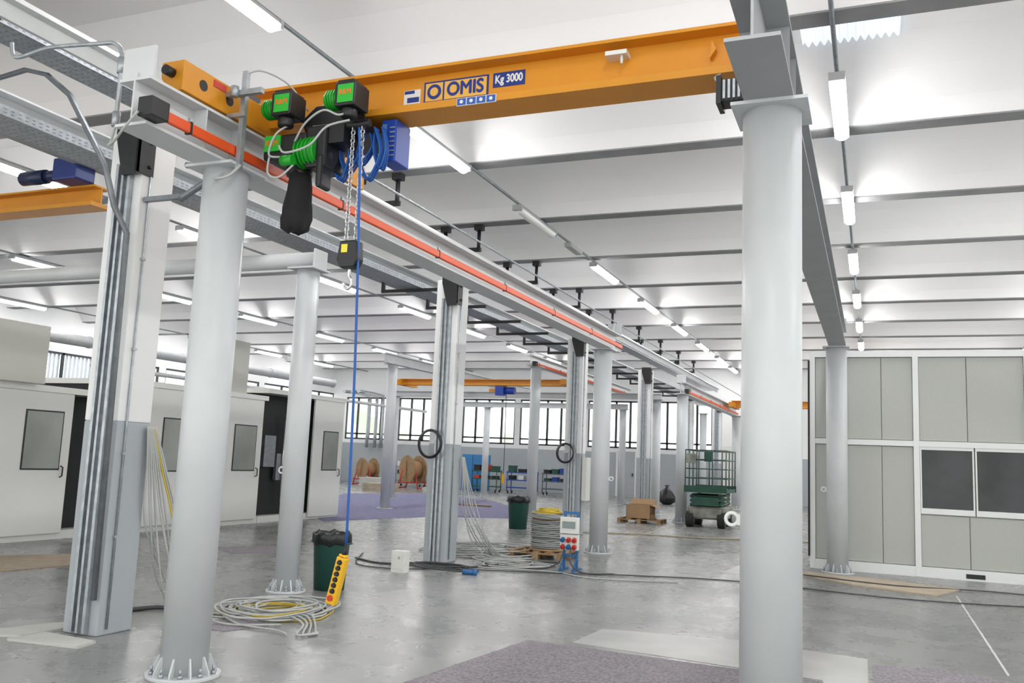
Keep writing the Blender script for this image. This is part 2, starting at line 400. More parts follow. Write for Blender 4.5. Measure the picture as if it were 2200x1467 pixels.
g=G();g.cyl((-16.5,8.65,3.85),(-6.05,8.65,3.85),0.095,28);g.box(-6.06,-6.04,8.52,8.78,3.74,3.96);fin(g,'cross_beam',beam_paint,loc=(-11,8.65,3.85),label='pale grey round tubular cross beam spanning from slim column',cat='beam')
g=G();ibeamX(g,34.4,-17.5,-9.0,3.74,3.95,0.22);fin(g,'cross_beam',beam_paint,loc=(-13,34.4,3.74),label='pale grey steel I-beam spanning far bay',cat='beam')
g=G();ibeamX(g,28.8,-16.5,-6.4,3.74,3.93,0.22);fin(g,'cross_beam',beam_paint,loc=(-11,28.8,3.74),label='pale grey steel I-beam spanning far bay',cat='beam')
# ------------------------------------------------------------ concrete pillars
def pillar(x,y,h,label):
    r=root('concrete_pillar',label,'pillar',(x,y,0),'square concrete pillars')
    w=0.19
    g=G();g.box(x-w,x+w,y-w,y+w,0,1.78,1);g.box(x-w,x+w,y-w,y+w,1.78,h,0);fin(g,'pillar_body',[wallwhite,dado],r,bevel=0.012)
    y0=y-w
    g=G()
    g.box(x-0.07,x+0.10,y0-0.012,y0-0.002,0.02,h-0.3)
    for a in(-0.07,0.012,0.094): g.box(x+a,x+a+0.006,y0-0.045,y0-0.012,0.02,h-0.3)
    for a,b in((-0.07,-0.04),(0.0,0.025),(0.07,0.10)): g.box(x+a,x+b,y0-0.048,y0-0.045,0.02,h-0.3)
    fin(g,'cable_trunking',galv,r)
    g=G();g.prism([(x+0.04,h-0.42),(x+w+0.02,h-0.42),(x+w+0.02,h+0.06),(x-0.06,h+0.06),(x-0.06,h-0.06)],'Y',y0-0.09,y0-0.06);g.box(x+w,x+w+0.02,y0-0.09,y-0.08,h-0.40,h+0.02)
    for dz in(0.1,0.32): g.cyl((x+w+0.02,y-0.13,h-0.42+dz),(x+w+0.04,y-0.13,h-0.42+dz),0.018,6)
    fin(g,'top_bracket',black,r)
    g=G();g.cyl((x+w+0.013,y-0.10,0.05),(x+w+0.013,y-0.10,h-0.4),0.010,8)
    for z in(0.8,1.5,2.4,3.2): g.box(x+w,x+w+0.028,y-0.12,y-0.08,z,z+0.02)
    fin(g,'conduit_pipe',galv,r)
    return r
PL='square white concrete pillar with grey painted lower part and galvanised trunking'
p1=pillar(-6.15,5.94,4.36,PL)
for yy in(12.5,19.05,25.6,32.15,38.7): dup(p1,(-6.18,yy,0))
def hang(yr,label='black L-shaped steel hangers fixed under ceiling rib'):
    r=root('pipe_hanger',label,'hanger bracket',(-7.5,yr,6.18),'black steel hanger brackets')
    for x in(-7.19,-7.93):
        g=G();g.cyl((x,yr,5.66),(x,yr,6.1),0.038,8);g.box(x-0.085,x+0.085,yr-0.07,yr+0.07,6.07,6.18);fin(g,'post',black,r)
    g=G();g.box(-8.35,-7.14,yr-0.035,yr+0.035,5.64,5.72);fin(g,'arm',black,r)
    return r
h0=hang(ribY[4]);
for y in ribY[5:13]: dup(h0,(-7.5,y,6.18))
def barm(y,z=4.25,x0=-7.55,x1=-6.35):
    r=root('support_arm','black steel support arm under cable tray','bracket',(-6.9,y,z),'black tray support arms')
    g=G();g.box(x0,x1,y-0.025,y+0.025,z,z+0.05);g.box(x0,x0+0.05,y-0.025,y+0.025,z+0.05,z+0.2);fin(g,'arm',black,r);return r
b0=barm(12.6)
for y in(14.2,15.9,17.5,19.1,20.8,22.4,24.0,25.7,27.3,29,30.6,32.2,34): dup(b0,(-6.9,y,4.25))
b1=barm(4.6,4.92,-7.4,-6.45)
for y in(7.9,11.2,14.4): dup(b1,(-6.9,y,4.92))
def tray(x0,x1,z,y0,y1,label,hh=0.075):
    g=G();g.box(x0,x1,y0,y1,z,z+0.004);
    for x in(x0,x1): 
        g.box(x-0.003,x+0.003,y0,y1,z,z+hh);
        g.box(x-0.02 if x==x1 else x,x if x==x1 else x+0.02,y0,y1,z+hh-0.004,z+hh)
    y=y0+0.05
    while y<min(y1,14):
        for zz in (0.3,0.65):
            g.box(x1+0.003,x1+0.0045,y,y+0.03,z+hh*zz-0.005,z+hh*zz+0.005,1)
        n=int((x1-x0)/0.07)
        for i in range(n):
            xa=x0+0.03+i*0.07
            g.box(xa,xa+0.025,y,y+0.008,z-0.0015,z,1)
        y+=0.07
    fin(g,'cable_tray',[galv,galvd],loc=((x0+x1)/2,y0,z),label=label,cat='cable tray')
tray(-6.95,-6.60,4.98,2.5,40,'perforated galvanised cable tray running the hall length')
tray(-7.2,-6.80,4.31,2.5,40,'perforated galvanised cable tray carried by pillar arms',0.09)
g=G();g.box(-6.42,-6.30,2.0,40,5.06,5.10);g.box(-6.42,-6.38,2,40,4.92,5.06)
fin(g,'steel_channel',beam_paint,loc=(-6.36,2,5.1),label='white steel channel beside cable tray',cat='steel channel')
g=G();ibeamY(g,-7.75,2,42,4.62,4.87,0.3);fin(g,'gutter_beam',beam_paint,loc=(-7.75,2,4.6),label='pale grey longitudinal steel beam beside trays',cat='beam')
g=G();ibeamY(g,-8.9,3,18,4.95,5.22,0.22);fin(g,'runway_beam',beam_gray,loc=(-8.9,3,5.0),label='grey steel I-beam runway of neighbouring crane',cat='beam')
g=G();
for dx in(0,0.05,0.1): g.tube([(-6.85+dx,2.5,5.0),(-6.85+dx,40,5.0)],0.016,6,sm=False)
for dx in(0,0.05,0.1,0.15): g.tube([(-7.12+dx,2.5,4.34),(-7.12+dx,40,4.34)],0.02,6,sm=False)
fin(g,'tray_cables',cabled,loc=(-7,2.5,4.3),label='black cables lying in cable trays',cat='cables',kind='stuff')
g=G();
g.tube([(-4.9,6.9,4.1),(-5.0,7.2,4.5),(-5.0,9,4.55),(-5.0,16,4.55),(-5.0,38,4.55)],0.014,8)
fin(g,'conduit_pipe',galv,loc=(-5,8,4.5),label='thin galvanised conduit running along the runway',cat='conduit')
g=G();pts=[(-7.55,5.35,4.45),(-7.45,5.35,4.86),(-7.05,5.35,4.90),(-6.78,5.35,4.82),(-6.53,5.4,4.62),(-6.05,5.42,3.95),(-5.98,5.5,3.6),(-5.975,5.66,3.4),(-5.975,5.70,0.3)]
g.tube(pts,0.026,4,sm=False);fin(g,'cable_trunking',galvd,loc=(-6,5.58,0.3),label='bent galvanised trunking going down concrete pillar',cat='trunking')
g=G();g.tube([(-6.12,4.5,4.62),(-6.09,4.5,4.52),(-6.0,4.5,4.49),(-5.69,4.5,4.52),(-5.2,4.5,4.48),(-5.05,4.5,4.46),(-4.97,4.5,4.37),(-4.96,4.5,4.14),(-4.96,4.5,3.86)],0.016,10)
g.cyl((-4.96,4.5,3.82),(-4.96,4.5,3.93),0.028,10);g.cyl((-4.965,4.5,4.22),(-4.965,4.5,4.34),0.025,10)
fin(g,'conduit_pipe',galv,loc=(-4.96,4.5,3.9),label='galvanised swan-neck conduit beside runway beam end',cat='conduit')
g=G();g.tube([(-4.96,4.5,3.84),(-4.93,4.45,3.70),(-4.84,4.35,3.62),(-4.68,4.25,3.60),(-4.5,4.15,3.63),(-4.36,4.12,3.72)],0.009,8);fin(g,'feed_cable',cablew,loc=(-4.96,4.5,3.8),label='white flexible cable looping to rail feed box',cat='cable')
g=G();g.tube([(-5.51,5.8,4.02),(-5.3,5.8,3.98),(-5.2,5.8,3.9),(-5.55,5.8,3.72)],0.03,8);g.box(-5.95,-5.5,5.78,5.83,3.72,3.76)
fin(g,'knee_brace',galvd,loc=(-5.5,5.8,3.7),label='grey steel brace fixed to pillar side',cat='brace')
r=root('strut_bracket','galvanised strut cross bracket clamped to runway','bracket',(-4.3,5.0,3.65))
g=G();g.box(-4.30,-4.26,5.0,5.04,3.62,4.37);fin(g,'upright',galv,r)
g=G();g.box(-4.62,-4.08,4.95,4.99,4.16,4.20);g.cyl((-4.62,4.97,4.13),(-4.62,4.97,4.23),0.03,8);g.cyl((-4.3,4.93,4.14),(-4.3,4.93,4.22),0.03,8);fin(g,'cross_arm',galv,r)
g=G();g.box(-4.4,-4.24,4.98,5.0,4.01,4.04);fin(g,'clamp',galv,r)
g=G();g.tube([(-4.28,5.0,4.34),(-4.2,5.1,4.40),(-4.1,5.3,4.36),(-4.02,5.45,4.2)],0.007,8);fin(g,'wire',cablew,r)
g=G();g.tube([(-4.40,5.05,3.64),(-4.42,4.98,3.56),(-4.38,4.9,3.52),(-4.28,4.92,3.54),(-4.25,5.0,3.64)],0.012,8);fin(g,'feed_cable',cablew,r)
# ------------------------------------------------------------ crane
def crane(xl,xr,y,z0,z1,label):
    r=root('overhead_crane',label,'overhead crane',((xl+xr)/2,y,z0),'overhead cranes')
    g=G();g.box(xl,xr,y-0.15,y+0.15,z0,z0+0.055);g.box(xl,xr,y-0.13,y+0.13,z1-0.025,z1);g.box(xl,xr,y-0.01,y+0.01,z0+0.05,z1-0.02);fin(g,'girder',orange,r,bevel=0.003)
    return r
cr=crane(-4.62,-0.60,5.62,4.11,4.46,'orange-yellow single girder overhead crane on runway beams')
for xc,ya,hw in((-4.5,4.52,0.10),(-0.58,5.25,0.05)):
    g=G();g.box(xc-hw,xc+hw,ya,6.9,4.04,4.26);
    ec=fin(g,'end_carriage',orange,cr,bevel=0.006)
    for yy in(ya+0.16,6.7):
        g=G();g.cyl((xc-0.03,yy,4.10),(xc+0.03,yy,4.10),0.065,20);fin(g,'wheel',steel,ec)
    g=G();g.cyl((xc,ya-0.07,4.17),(xc,ya,4.17),0.035,14);fin(g,'buffer',black,ec)
for yy in(5.0,4.72):
    g=G();g.cyl((-4.405,yy,4.15),(-4.396,yy,4.15),0.04,20);fin(g,'cover_hole',black,cr)
g=G();g.box(-4.402,-4.397,5.25,5.42,4.06,4.24,0);fin(g,'cover_plate',orange,cr)
g=G();g.box(-4.4,-4.394,4.82,4.95,4.19,4.24);fin(g,'warning_label',redp,cr)
wf=5.609;DZ=-0.022
g=G();g.box(-3.10,-2.57,wf-0.004,wf,4.24+DZ,4.405+DZ);sg=fin(g,'maker_sign',labb,cr)
g=G();g.box(-3.085,-2.585,wf-0.006,wf-0.0045,4.253+DZ,4.392+DZ);fin(g,'sign_panel',laby,sg)
g=G();g.box(-2.94,-2.928,wf-0.008,wf-0.0062,4.253+DZ,4.392+DZ)
g.cyl((-3.012,wf-0.009,4.322+DZ),(-3.012,wf-0.0062,4.322+DZ),0.058,28,0);g.cyl((-3.012,wf-0.0105,4.322+DZ),(-3.012,wf-0.0092,4.322+DZ),0.034,28,1)
fin(g,'emblem',[labb,laby],sg)
text('OMIS',0.145,(-2.757,wf-0.008,4.322+DZ),labb,sg,bold=0.005,sx=0.90)
g=G();g.box(-2.535,-2.285,wf-0.004,wf,4.295+DZ,4.405+DZ);s2=fin(g,'capacity_sign',labb,cr)
text('Kg 3000',0.085,(-2.41,wf-0.006,4.35+DZ),labw,s2,bold=0.003,sx=0.76)
g=G();g.box(-3.27,-3.13,wf-0.004,wf,4.25+DZ,4.36+DZ,0);g.box(-3.265,-3.18,wf-0.006,wf-0.004,4.33+DZ,4.355+DZ,1);g.box(-3.24,-3.14,wf-0.006,wf-0.004,4.26+DZ,4.30+DZ,1);fin(g,'data_plate',[labw,labb],cr)
g=G();g.box(-2.75,-2.44,5.462,5.468,4.10,4.158,0)
for i in range(4): g.box(-2.745+i*0.077,-2.745+i*0.077+0.068,5.459,5.462,4.104,4.154,1)
for i in range(4): g.cyl((-2.711+i*0.077,5.4575,4.129),(-2.711+i*0.077,5.459,4.129),0.014,10,0)
fin(g,'pictogram_label',[labw,mat('label_blue',(0.03,0.10,0.40),0.4)],cr)
g=G();g.box(-1.66,-1.51,5.50,5.61,4.35,4.38);g.cyl((-1.55,5.53,4.29),(-1.55,5.53,4.35),0.01,8);fin(g,'bracket',labw,cr)
g=G();g.prism([(-0.96,4.26),(-0.92,4.32),(-0.95,4.38)],'Y',5.55,5.61);fin(g,'gusset',orange,cr)
g=G();g.box(-0.84,-0.68,5.28,5.42,3.84,3.98,0)
for i in range(5): g.box(-0.83+i*0.03,-0.815+i*0.03,5.265,5.28,3.85,3.97,1)
g.box(-0.87,-0.84,5.26,5.44,3.82,4.0,0)
fin(g,'drive_motor',[black,galv],cr)
g=G();g.tube([(-0.86,5.35,3.98),(-0.9,5.4,4.05),(-0.87,5.5,4.12)],0.006,6);fin(g,'motor_cable',cablew,cr)
def simple_crane(xl,xr,y,z0,z1,label,hx,hoist=True):
    r=crane(xl,xr,y,z0,z1,label)
    for xc in(xl+0.1,xr-0.1):
        g=G();g.box(xc-0.08,xc+0.08,y-0.9,y+0.9,z0-0.02,z0+0.15);fin(g,'end_carriage',orange,r)
    h=root('electric_hoist','blue and yellow electric hoist hanging under crane girder','hoist',(hx,y,z0-0.1),'far hoists')
    g=G();g.box(hx-0.35,hx-0.05,y-0.15,y+0.15,z0-0.32,z0-0.02);fin(g,'control_box',blue,h,bevel=0.01)
    g=G();g.cyl((hx-0.05,y,z0-0.16),(hx+0.3,y,z0-0.16),0.12,16);fin(g,'motor',blue,h)
    g=G();g.box(hx-0.6,hx-0.35,y-0.08,y+0.08,z0-0.2,z0-0.1);g.box(hx-0.4,hx,y-0.05,y+0.05,z0-0.05,z0);fin(g,'trolley_frame',orange,h)
    g=G();g.tube([(hx,y,z0-0.3),(hx+0.02,y,1.5),(hx,y,1.1)],0.012,6);g.box(hx-0.04,hx+0.04,y-0.03,y+0.03,0.8,1.1,1);fin(g,'pendant_cable',[cabled,yellow],h)
    return r
simple_crane(-15.2,-8.85,27.0,3.99,4.20,'orange-yellow overhead crane spanning far bay',-11.2)
simple_crane(-4.90,-0.4,34.0,3.86,4.12,'orange-yellow overhead crane at hall end',-3.0)
lc=crane(-14.2,-8.92,8.0,4.50,4.77,'orange-yellow overhead crane in neighbouring bay')
h=root('electric_hoist','dark blue hoist drive on neighbouring crane girder','hoist',(-9.3,7.7,4.8),None)
g=G();g.box(-9.35,-8.95,7.6,7.9,4.77,5.05);fin(g,'control_box',mat('deep_blue',(0.01,0.03,0.18),0.4),h,bevel=0.02)
g=G();g.cyl((-9.95,7.7,4.86),(-9.55,7.7,4.86),0.09,16);g.cyl((-9.55,7.7,4.86),(-9.35,7.7,4.86),0.07,12);fin(g,'motor',mat('navy',(0.01,0.02,0.07),0.4),h)
# ------------------------------------------------------------ main hoist
H=root('chain_hoist','green and black electric chain hoist hanging under girder','chain hoist',(-3.8,5.4,4.05))
g=G()
for yy in(5.38,5.84): g.prism([(-3.98,3.98),(-3.50,3.98),(-3.46,4.06),(-3.50,4.20),(-3.9,4.20),(-4.02,4.1)],'Y',yy,yy+0.02)
g.box(-3.96,-3.46,5.36,5.86,3.96,4.03);g.box(-3.72,-3.55,5.25,5.45,3.84,3.98)
g.cyl((-3.85,5.3,3.98),(-3.36,5.3,3.98),0.03,10)
fin(g,'trolley_frame',black,H,bevel=0.004)
for x in(-3.86,-3.56):
    for yy in(5.42,5.80):
        g=G();g.cyl((x,yy,4.18),(x,yy+0.03,4.18),0.045,16);fin(g,'trolley_wheel',steel,H)
def tmotor(x,y,z):
    g=G();g.box(x,x+0.17,y-0.1,y+0.1,z-0.09,z+0.09,0);g.cyl((x+0.085,y-0.02,z-0.16),(x+0.085,y-0.02,z-0.09),0.06,16,0)
    m=fin(g,'travel_motor',[black],H,bevel=0.012)
    g=G();g.cyl((x-0.11,y,z),(x,y,z),0.068,20,0)
    for k in range(5): g.cyl((x-0.1+k*0.022,y,z),(x-0.093+k*0.022,y,z),0.076,20,0)
    g.cyl((x-0.125,y,z),(x-0.11,y,z),0.055,20,0)
    fin(g,'motor_fins',green,m)
    g=G();g.box(x+0.03,x+0.16,y-0.106,y-0.101,z-0.07,z+0.065);fin(g,'motor_label',labg,m)
    text('R&M',0.055,(x+0.095,y-0.108,z+0.005),textor,m,bold=0.0015,sx=0.95)
    g=G();g.box(x+0.02,x+0.15,y-0.09,y+0.09,z+0.091,z+0.105);fin(g,'motor_cover',black,m)
tmotor(-4.10,5.2,4.13)
tmotor(-3.55,5.2,4.14)
g=G();g.box(-4.22,-3.84,5.2,5.55,3.74,3.93,0);g.cyl((-4.0,5.37,3.74),(-4.0,5.37,3.64),0.10,18,0);g.box(-3.86,-3.68,5.22,5.5,3.66,3.98,0)
g.box(-3.74,-3.69,5.2,5.35,3.5,3.75,0)
hb=fin(g,'hoist_body',black,H,bevel=0.02)
g=G();g.box(-4.20,-4.06,5.185,5.199,3.80,3.92);fin(g,'body_label',labg,H)
text('R&M',0.06,(-4.13,5.182,3.86),textor,H,bold=0.0015,sx=0.95)
g=G();g.cyl((-3.93,5.27,3.79),(-3.76,5.27,3.79),0.10,22)
for k in range(5): g.cyl((-3.92+k*0.034,5.27,3.79),(-3.91+k*0.034,5.27,3.79),0.115,22)
fin(g,'hoist_motor',green,H)
g=G();g.cyl((-4.0,5.15,3.70),(-3.9,5.15,3.70),0.04,14);fin(g,'brake_cover',green,H)
g=G();zs=[(0.06,0.46),(0.085,0.43),(0.092,0.33),(0.098,0.2),(0.106,0.10),(0.098,0.03),(0.05,0.0)]
g.lathe([(r_,z_) for r_,z_ in zs][::-1],(-3.98,5.35,3.21),28)
for v in g.b.verts:
    d=v.co-Vector((-3.98,5.35,v.co.z));a=math.atan2(d.y,d.x);k=1+0.11*math.sin(a*4+v.co.z*11)+0.05*math.sin(a*9-v.co.z*20);v.co=Vector((-3.98+0.12*(v.co.z-3.4)*0.3,5.35,v.co.z+0.012*math.sin(a*3)))+d*k
fin(g,'chain_bag',blackfab,H)
def chain(x,y,z0,z1,r=0.0055,L=0.042,w=0.015):
    g=G();z=z1;k=0
    while z>z0:
        pts=[]
        for i in range(10):
            t=2*math.pi*i/10
            a=w*math.sin(t);b=math.cos(t)*L*0.5
            pts.append((x+a,y,z+b) if k%2==0 else (x,y+a,z+b))
        g.tube(pts,r,5,closed=True,sm=False);z-=L*0.72;k+=1
    return g
for x in(-3.50,-3.42):
    fin(chain(x,5.3,3.10,3.98),'chain',steel,H)
g=G();g.prism([(-3.54,2.96),(-3.52,3.10),(-3.385,3.10),(-3.37,2.96),(-3.40,2.90),(-3.51,2.90)],'Y',5.25,5.35);hk=fin(g,'hook_block',black,H,bevel=0.012)
g=G();g.box(-3.50,-3.45,5.246,5.249,3.01,3.07);fin(g,'block_label',labyel,hk)
g=G();g.tube([(-3.455,5.3,2.90),(-3.455,5.3,2.85),(-3.435,5.3,2.82),(-3.43,5.3,2.785),(-3.455,5.3,2.755),(-3.49,5.3,2.77),(-3.497,5.3,2.80)],0.012,8);fin(g,'hook',steel,hk)
g=G();g.box(-3.40,-3.27,5.52,5.74,3.76,4.09);cb=fin(g,'control_box',blue,H,bevel=0.01)
g=G()
for i in range(7): g.box(-3.32,-3.28,5.512,5.519,3.80+i*0.036,3.81+i*0.036)
fin(g,'vent',galv,cb)
g=G();g.box(-3.385,-3.35,5.51,5.519,3.85,4.05);fin(g,'terminal_block',mat('pale_blue',(0.1,0.2,0.45),0.5),cb)
for i,(x,dz,w) in enumerate(((-3.78,.26,.05),(-3.68,.34,.07),(-3.58,.28,.06),(-3.44,.34,.075),(-3.37,.27,.05),(-3.51,.22,.06))):
    g=G();yy=5.40+0.015*i;tw=0.03*math.sin(i*2.1)
    for off in(-0.02,0.0,0.02):
        g.tube([(x-w*.6,yy+off,4.00),(x-w*1.3+tw,yy+off,4.0-dz*0.6),(x-0.01+tw,yy+0.02+off*1.5,4.0-dz*1.15),(x+w*1.3,yy+off,4.0-dz*0.6),(x+w*0.5,yy+off,4.0)],0.0085,6)
    fin(g,'festoon_cable',bluec,H)
for P in([(-3.46,5.2,4.05),(-3.5,5.1,3.98),(-3.62,5.08,4.02),(-3.78,5.1,3.95),(-3.9,5.15,3.84)],[(-3.98,5.2,4.0),(-4.05,5.12,3.9),(-4.1,5.12,3.75),(-4.0,5.12,3.72)],[(-4.0,5.1,3.80),(-3.9,5.05,3.72),(-3.72,5.08,3.77),(-3.6,5.1,3.90),(-3.42,5.12,3.94)],[(-4.1,5.13,3.74),(-4.08,5.1,3.6),(-3.98,5.1,3.56),(-3.9,5.15,3.66)]):
    g=G();g.tube(P,0.008,8);fin(g,'wiring',cablew,H)
# pendant
P0=Vector((-3.37,5.36,0.95))
pd=root('pendant_control','yellow push-button pendant hanging on blue cable','crane pendant',P0)
g=G();g.tube([(-3.40,5.22,3.92),(-3.385,5.25,3.5),(-3.375,5.33,2.2),(-3.37,5.36,0.95)],0.0095,8);fin(g,'cable',bluec,pd)
Mx=Matrix.Translation(P0)@Matrix.Rotation(math.radians(13),4,'Y')
g=G();g.cyl(Mx@Vector((0,0,-0.08)),Mx@Vector((0,0,0.02)),0.024,12,r2=0.012);fin(g,'strain_relief',black,pd)
g=G();g.box(-0.038,0.038,-0.03,0.03,-0.40,-0.07,0,Mx);g.box(-0.030,0.030,-0.026,0.026,-0.07,-0.05,0,Mx)
bd=fin(g,'housing',yellow,pd,bevel=0.012)
for i,(m,rr) in enumerate([(black,0.014)]*6+[(redp,0.020)]):
    z=-0.105-i*0.040-(0.008 if i==6 else 0)
    g=G();g.cyl(Mx@Vector((0,-0.031,z)),Mx@Vector((0,-0.046,z)),rr,14);g.cyl(Mx@Vector((0,-0.029,z)),Mx@Vector((0,-0.034,z)),rr+0.004,14,1);fin(g,'push_button',[m,black if m is not redp else yellow],bd)
# ------------------------------------------------------------ lights
LZ=6.09
def lamp(x,y,z,on=True,L=1.9):
    r=root('fluorescent_light','long sealed fluorescent ceiling light, '+('lit' if on else 'switched off'),'ceiling light',(x,y,z),'fluorescent ceiling lights')
    g=G();g.prism([(x-0.095,z-0.025),(x+0.095,z-0.025),(x+0.06,z+0.042),(x-0.06,z+0.042)],'Y',y-L/2,y+L/2);fin(g,'housing',lampbody,r,bevel=0.01)
    g=G();pr=[(x+0.09*math.cos(a),z-0.035+0.08*math.sin(a)) for a in [math.pi-0.10+(math.pi+0.20)*i/12 for i in range(13)]];g.prism(pr,'Y',y-L/2+0.05,y+L/2-0.05,sm=False);fin(g,'diffuser',diff if on else diffoff,r)
    for yy in(y-L/2-0.02,y+L/2-0.03):
        g=G();g.box(x-0.09,x+0.09,yy,yy+0.05,z-0.07,z+0.03);fin(g,'end_cap',lampbody,r)
    return r
l_on=lamp(-0.33,11.16,LZ);l_off=lamp(-5.85,15.2,LZ,False)
rows={-0.33:[2.3,6.8,15.5,19.8,24.2,28.6,33,37.3],-5.85:[6.3,11.1,19.9,24.4,28.8,33,37.3,41],-13.3:[10.4,14.9,19.8,24.3,28.7,33,37.3],-19.8:[16.2,20.6,24.9,29.3,33.6,37.9],-26.3:[20.8,25.3,29.7,34,38.4],4.9:[6.8,15.5,24.2,28.6,33,37.3]}
for x,ys in rows.items():
    for y in ys: dup(l_on,(x,y,LZ))
    g=G();g.cyl((x,0,6.155),(x,42.9,6.155),0.025,8)
    fin(g,'lighting_conduit',galvd,loc=(x,0,6.155),label='thin grey conduit linking a row of lights',cat='conduit',group='lighting conduits')
g=G();g.box(-5.93,-5.77,17.1,17.9,6.04,6.135);fin(g,'emergency_light',lampbody,loc=(-5.85,17.5,6.1),label='small grey emergency light box on conduit',cat='emergency light',bevel=0.02)
# ------------------------------------------------------------ booths
def door(rt,x,y0,y1,z0,z1,wy0,wy1,wz0,wz1,t=0.05,handle=True):
    g=G();g.box(x,x+t,y0,y1,z0,z1);d=fin(g,'door',cabw,rt,bevel=0.008)
    g=G();g.box(x+t,x+t+0.012,wy0-0.025,wy1+0.025,wz0-0.025,wz1+0.025);fin(g,'window_seal',black,d,bevel=0.01)
    g=G();g.box(x+t+0.012,x+t+0.016,wy0,wy1,wz0,wz1);fin(g,'window_pane',glassg,d)
    if handle:
        g=G();g.tube([(x+t,y1-0.14,1.0),(x+t+0.05,y1-0.14,1.02),(x+t+0.05,y1-0.14,1.16),(x+t,y1-0.14,1.18)],0.012,6,sm=False);fin(g,'handle',black,d)
def booth(label,y0,y1,zt,doors,s0=True,s1=True):
    r=root('machine_booth',label,'machine booth',(-14,(y0+y1)/2,0),'white machine booths')
    g=G();g.box(-16.5,-12.75,y0+0.01,y1-0.01,0.05,zt-0.11);fin(g,'body',dark,r)
    g=G();g.box(-16.5,-12.27,y0,y1,zt-0.1,zt)
    if s0: g.box(-16.5,-12.5,y0-0.02,y0,0.05,zt)
    if s1: g.box(-16.5,-12.5,y1,y1+0.02,0.05,zt)
    fin(g,'outer_shell',cabw,r)
    g=G();g.box(-12.6,-12.36,y0,y1,0.0,0.14);fin(g,'plinth',cabw,r)
    for d in doors: door(r,-12.35,*d)
    return r
booth('large white sheet-metal booth with windowed door beside open bay',8.2,11.93,2.46,[(8.3,10.92,0.1,2.36,10.05,10.72,1.14,2.04)],s1=False)
b2=booth('white sheet-metal booth with two windowed doors',11.95,16.0,2.74,[(12.62,14.0,0.1,2.64,12.98,13.68,1.12,2.08),(14.42,15.90,0.1,2.64,15.0,15.68,1.14,2.06)],s0=False,s1=False)
b3=booth('white sheet-metal booth with dark open doorway',16.02,19.1,2.92,[(17.82,19.08,0.05,2.82,18.25,18.85,1.16,2.06)],s0=False)
g=G();g.box(-12.72,-12.6,16.4,16.8,1.2,1.9,0);g.cyl((-12.6,17.1,0.4),(-12.6,17.1,2.4),0.03,8,1);g.box(-12.7,-12.62,16.9,17.1,0.9,1.5,0);fin(g,'inner_equipment',[galvd,steel],b3)
rub=mat('roof_unit_beige',(0.55,0.55,0.51),0.6)
g=G();g.box(-13.2,-12.1,8.6,10.15,2.46,3.38);fin(g,'roof_unit',rub,loc=(-12.7,9.4,2.46),label='beige boxy unit on top of white booth',cat='ventilation unit',bevel=0.01)
g=G();g.box(-12.85,-12.4,14.8,15.4,2.74,3.85);fin(g,'roof_unit',rub,loc=(-12.6,15,2.74),label='tall narrow beige unit on top of white booth',cat='ventilation unit',bevel=0.01)
g=G();g.cyl((-20,12,4.30),(-20,30,4.30),0.15,24)
for y in range(12,31,2): g.cyl((-20,y,4.30),(-20,y+0.06,4.30),0.165,24)
fin(g,'ventilation_duct',ductm,loc=(-20,12,4.30),label='round galvanised ventilation duct above booths',cat='ventilation duct')
g=G();g.cyl((-22,20,3.9),(-22,42,3.9),0.07,16);fin(g,'ventilation_duct',ductm,loc=(-22,20,3.9),label='thin galvanised pipe along far bay',cat='pipe')
for i,x in enumerate((-25.9,-25.4,-25.0)):
    g=G();g.tube([(x,42.6,1.9),(x,42.6,4.4),(x,42.2,4.75),(x,40,4.8)],0.09,10,n=3);fin(g,'wall_pipe',galv,loc=(x,42.6,1.9),label='vertical galvanised pipe bending along far wall',cat='pipe',group='far wall pipes')
# ------------------------------------------------------------ cabin
C=root('prefab_cabin','large prefabricated panel cabin with white frame and window band','cabin',(0.7,16.6,0))
y=16.0;XE=6.4
g=G();g.box(-0.93,XE,y+0.08,20,0.02,3.6);fin(g,'body',cabp,C)
for k,x in enumerate((-0.95,-0.42,0.67,2.29,3.91,5.53)):
    g=G();w=0.045 if k!=1 else 0.02;g.box(x-w,x+w,y,y+0.09,0.0,3.64);fin(g,'post',cabf,C,bevel=0.004)
for z0,z1 in((0.0,0.16),(2.08,2.17),(3.56,3.66)):
    g=G();g.box(-0.95,XE,y+0.005,y+0.10,z0,z1);fin(g,'frame_rail',cabf,C)
for x0,x1 in((-0.9,-0.44),(-0.40,0.14),(0.15,0.62),(0.72,1.42),(1.43,2.24),(2.34,3.1),(3.11,3.86)):
    for z0,z1 in((0.17,2.07),(2.18,3.55)):
        if x0>0.7 and z0<1: z1=0.98
        g=G();g.box(x0,x1,y+0.045,y+0.082,z0,z1);fin(g,'wall_panel',cabp,C,bevel=0.004)
for x0,x1 in((0.72,1.505),(1.525,2.24),(2.34,3.1),(3.12,3.86)):
    g=G();g.box(x0,x1,y+0.02,y+0.09,1.0,1.09);g.box(x0,x1,y+0.02,y+0.09,2.03,2.08);g.box(x0,x0+0.022,y+0.02,y+0.09,1.09,2.03);g.box(x1-0.022,x1,y+0.02,y+0.09,1.09,2.03)
    wf_=fin(g,'window_frame',cabf,C)
    g=G();g.box(x0+0.022,x1-0.022,y+0.05,y+0.083,1.09,2.03);fin(g,'window_pane',glassd,wf_)
g=G();g.box(1.35,1.62,y-0.001,y+0.004,0.03,0.10);fin(g,'fork_slot',black,C)
g=G();g.box(-1.02,-0.99,y-0.02,y+0.1,0.2,3.5);fin(g,'corner_strip',dark,C)
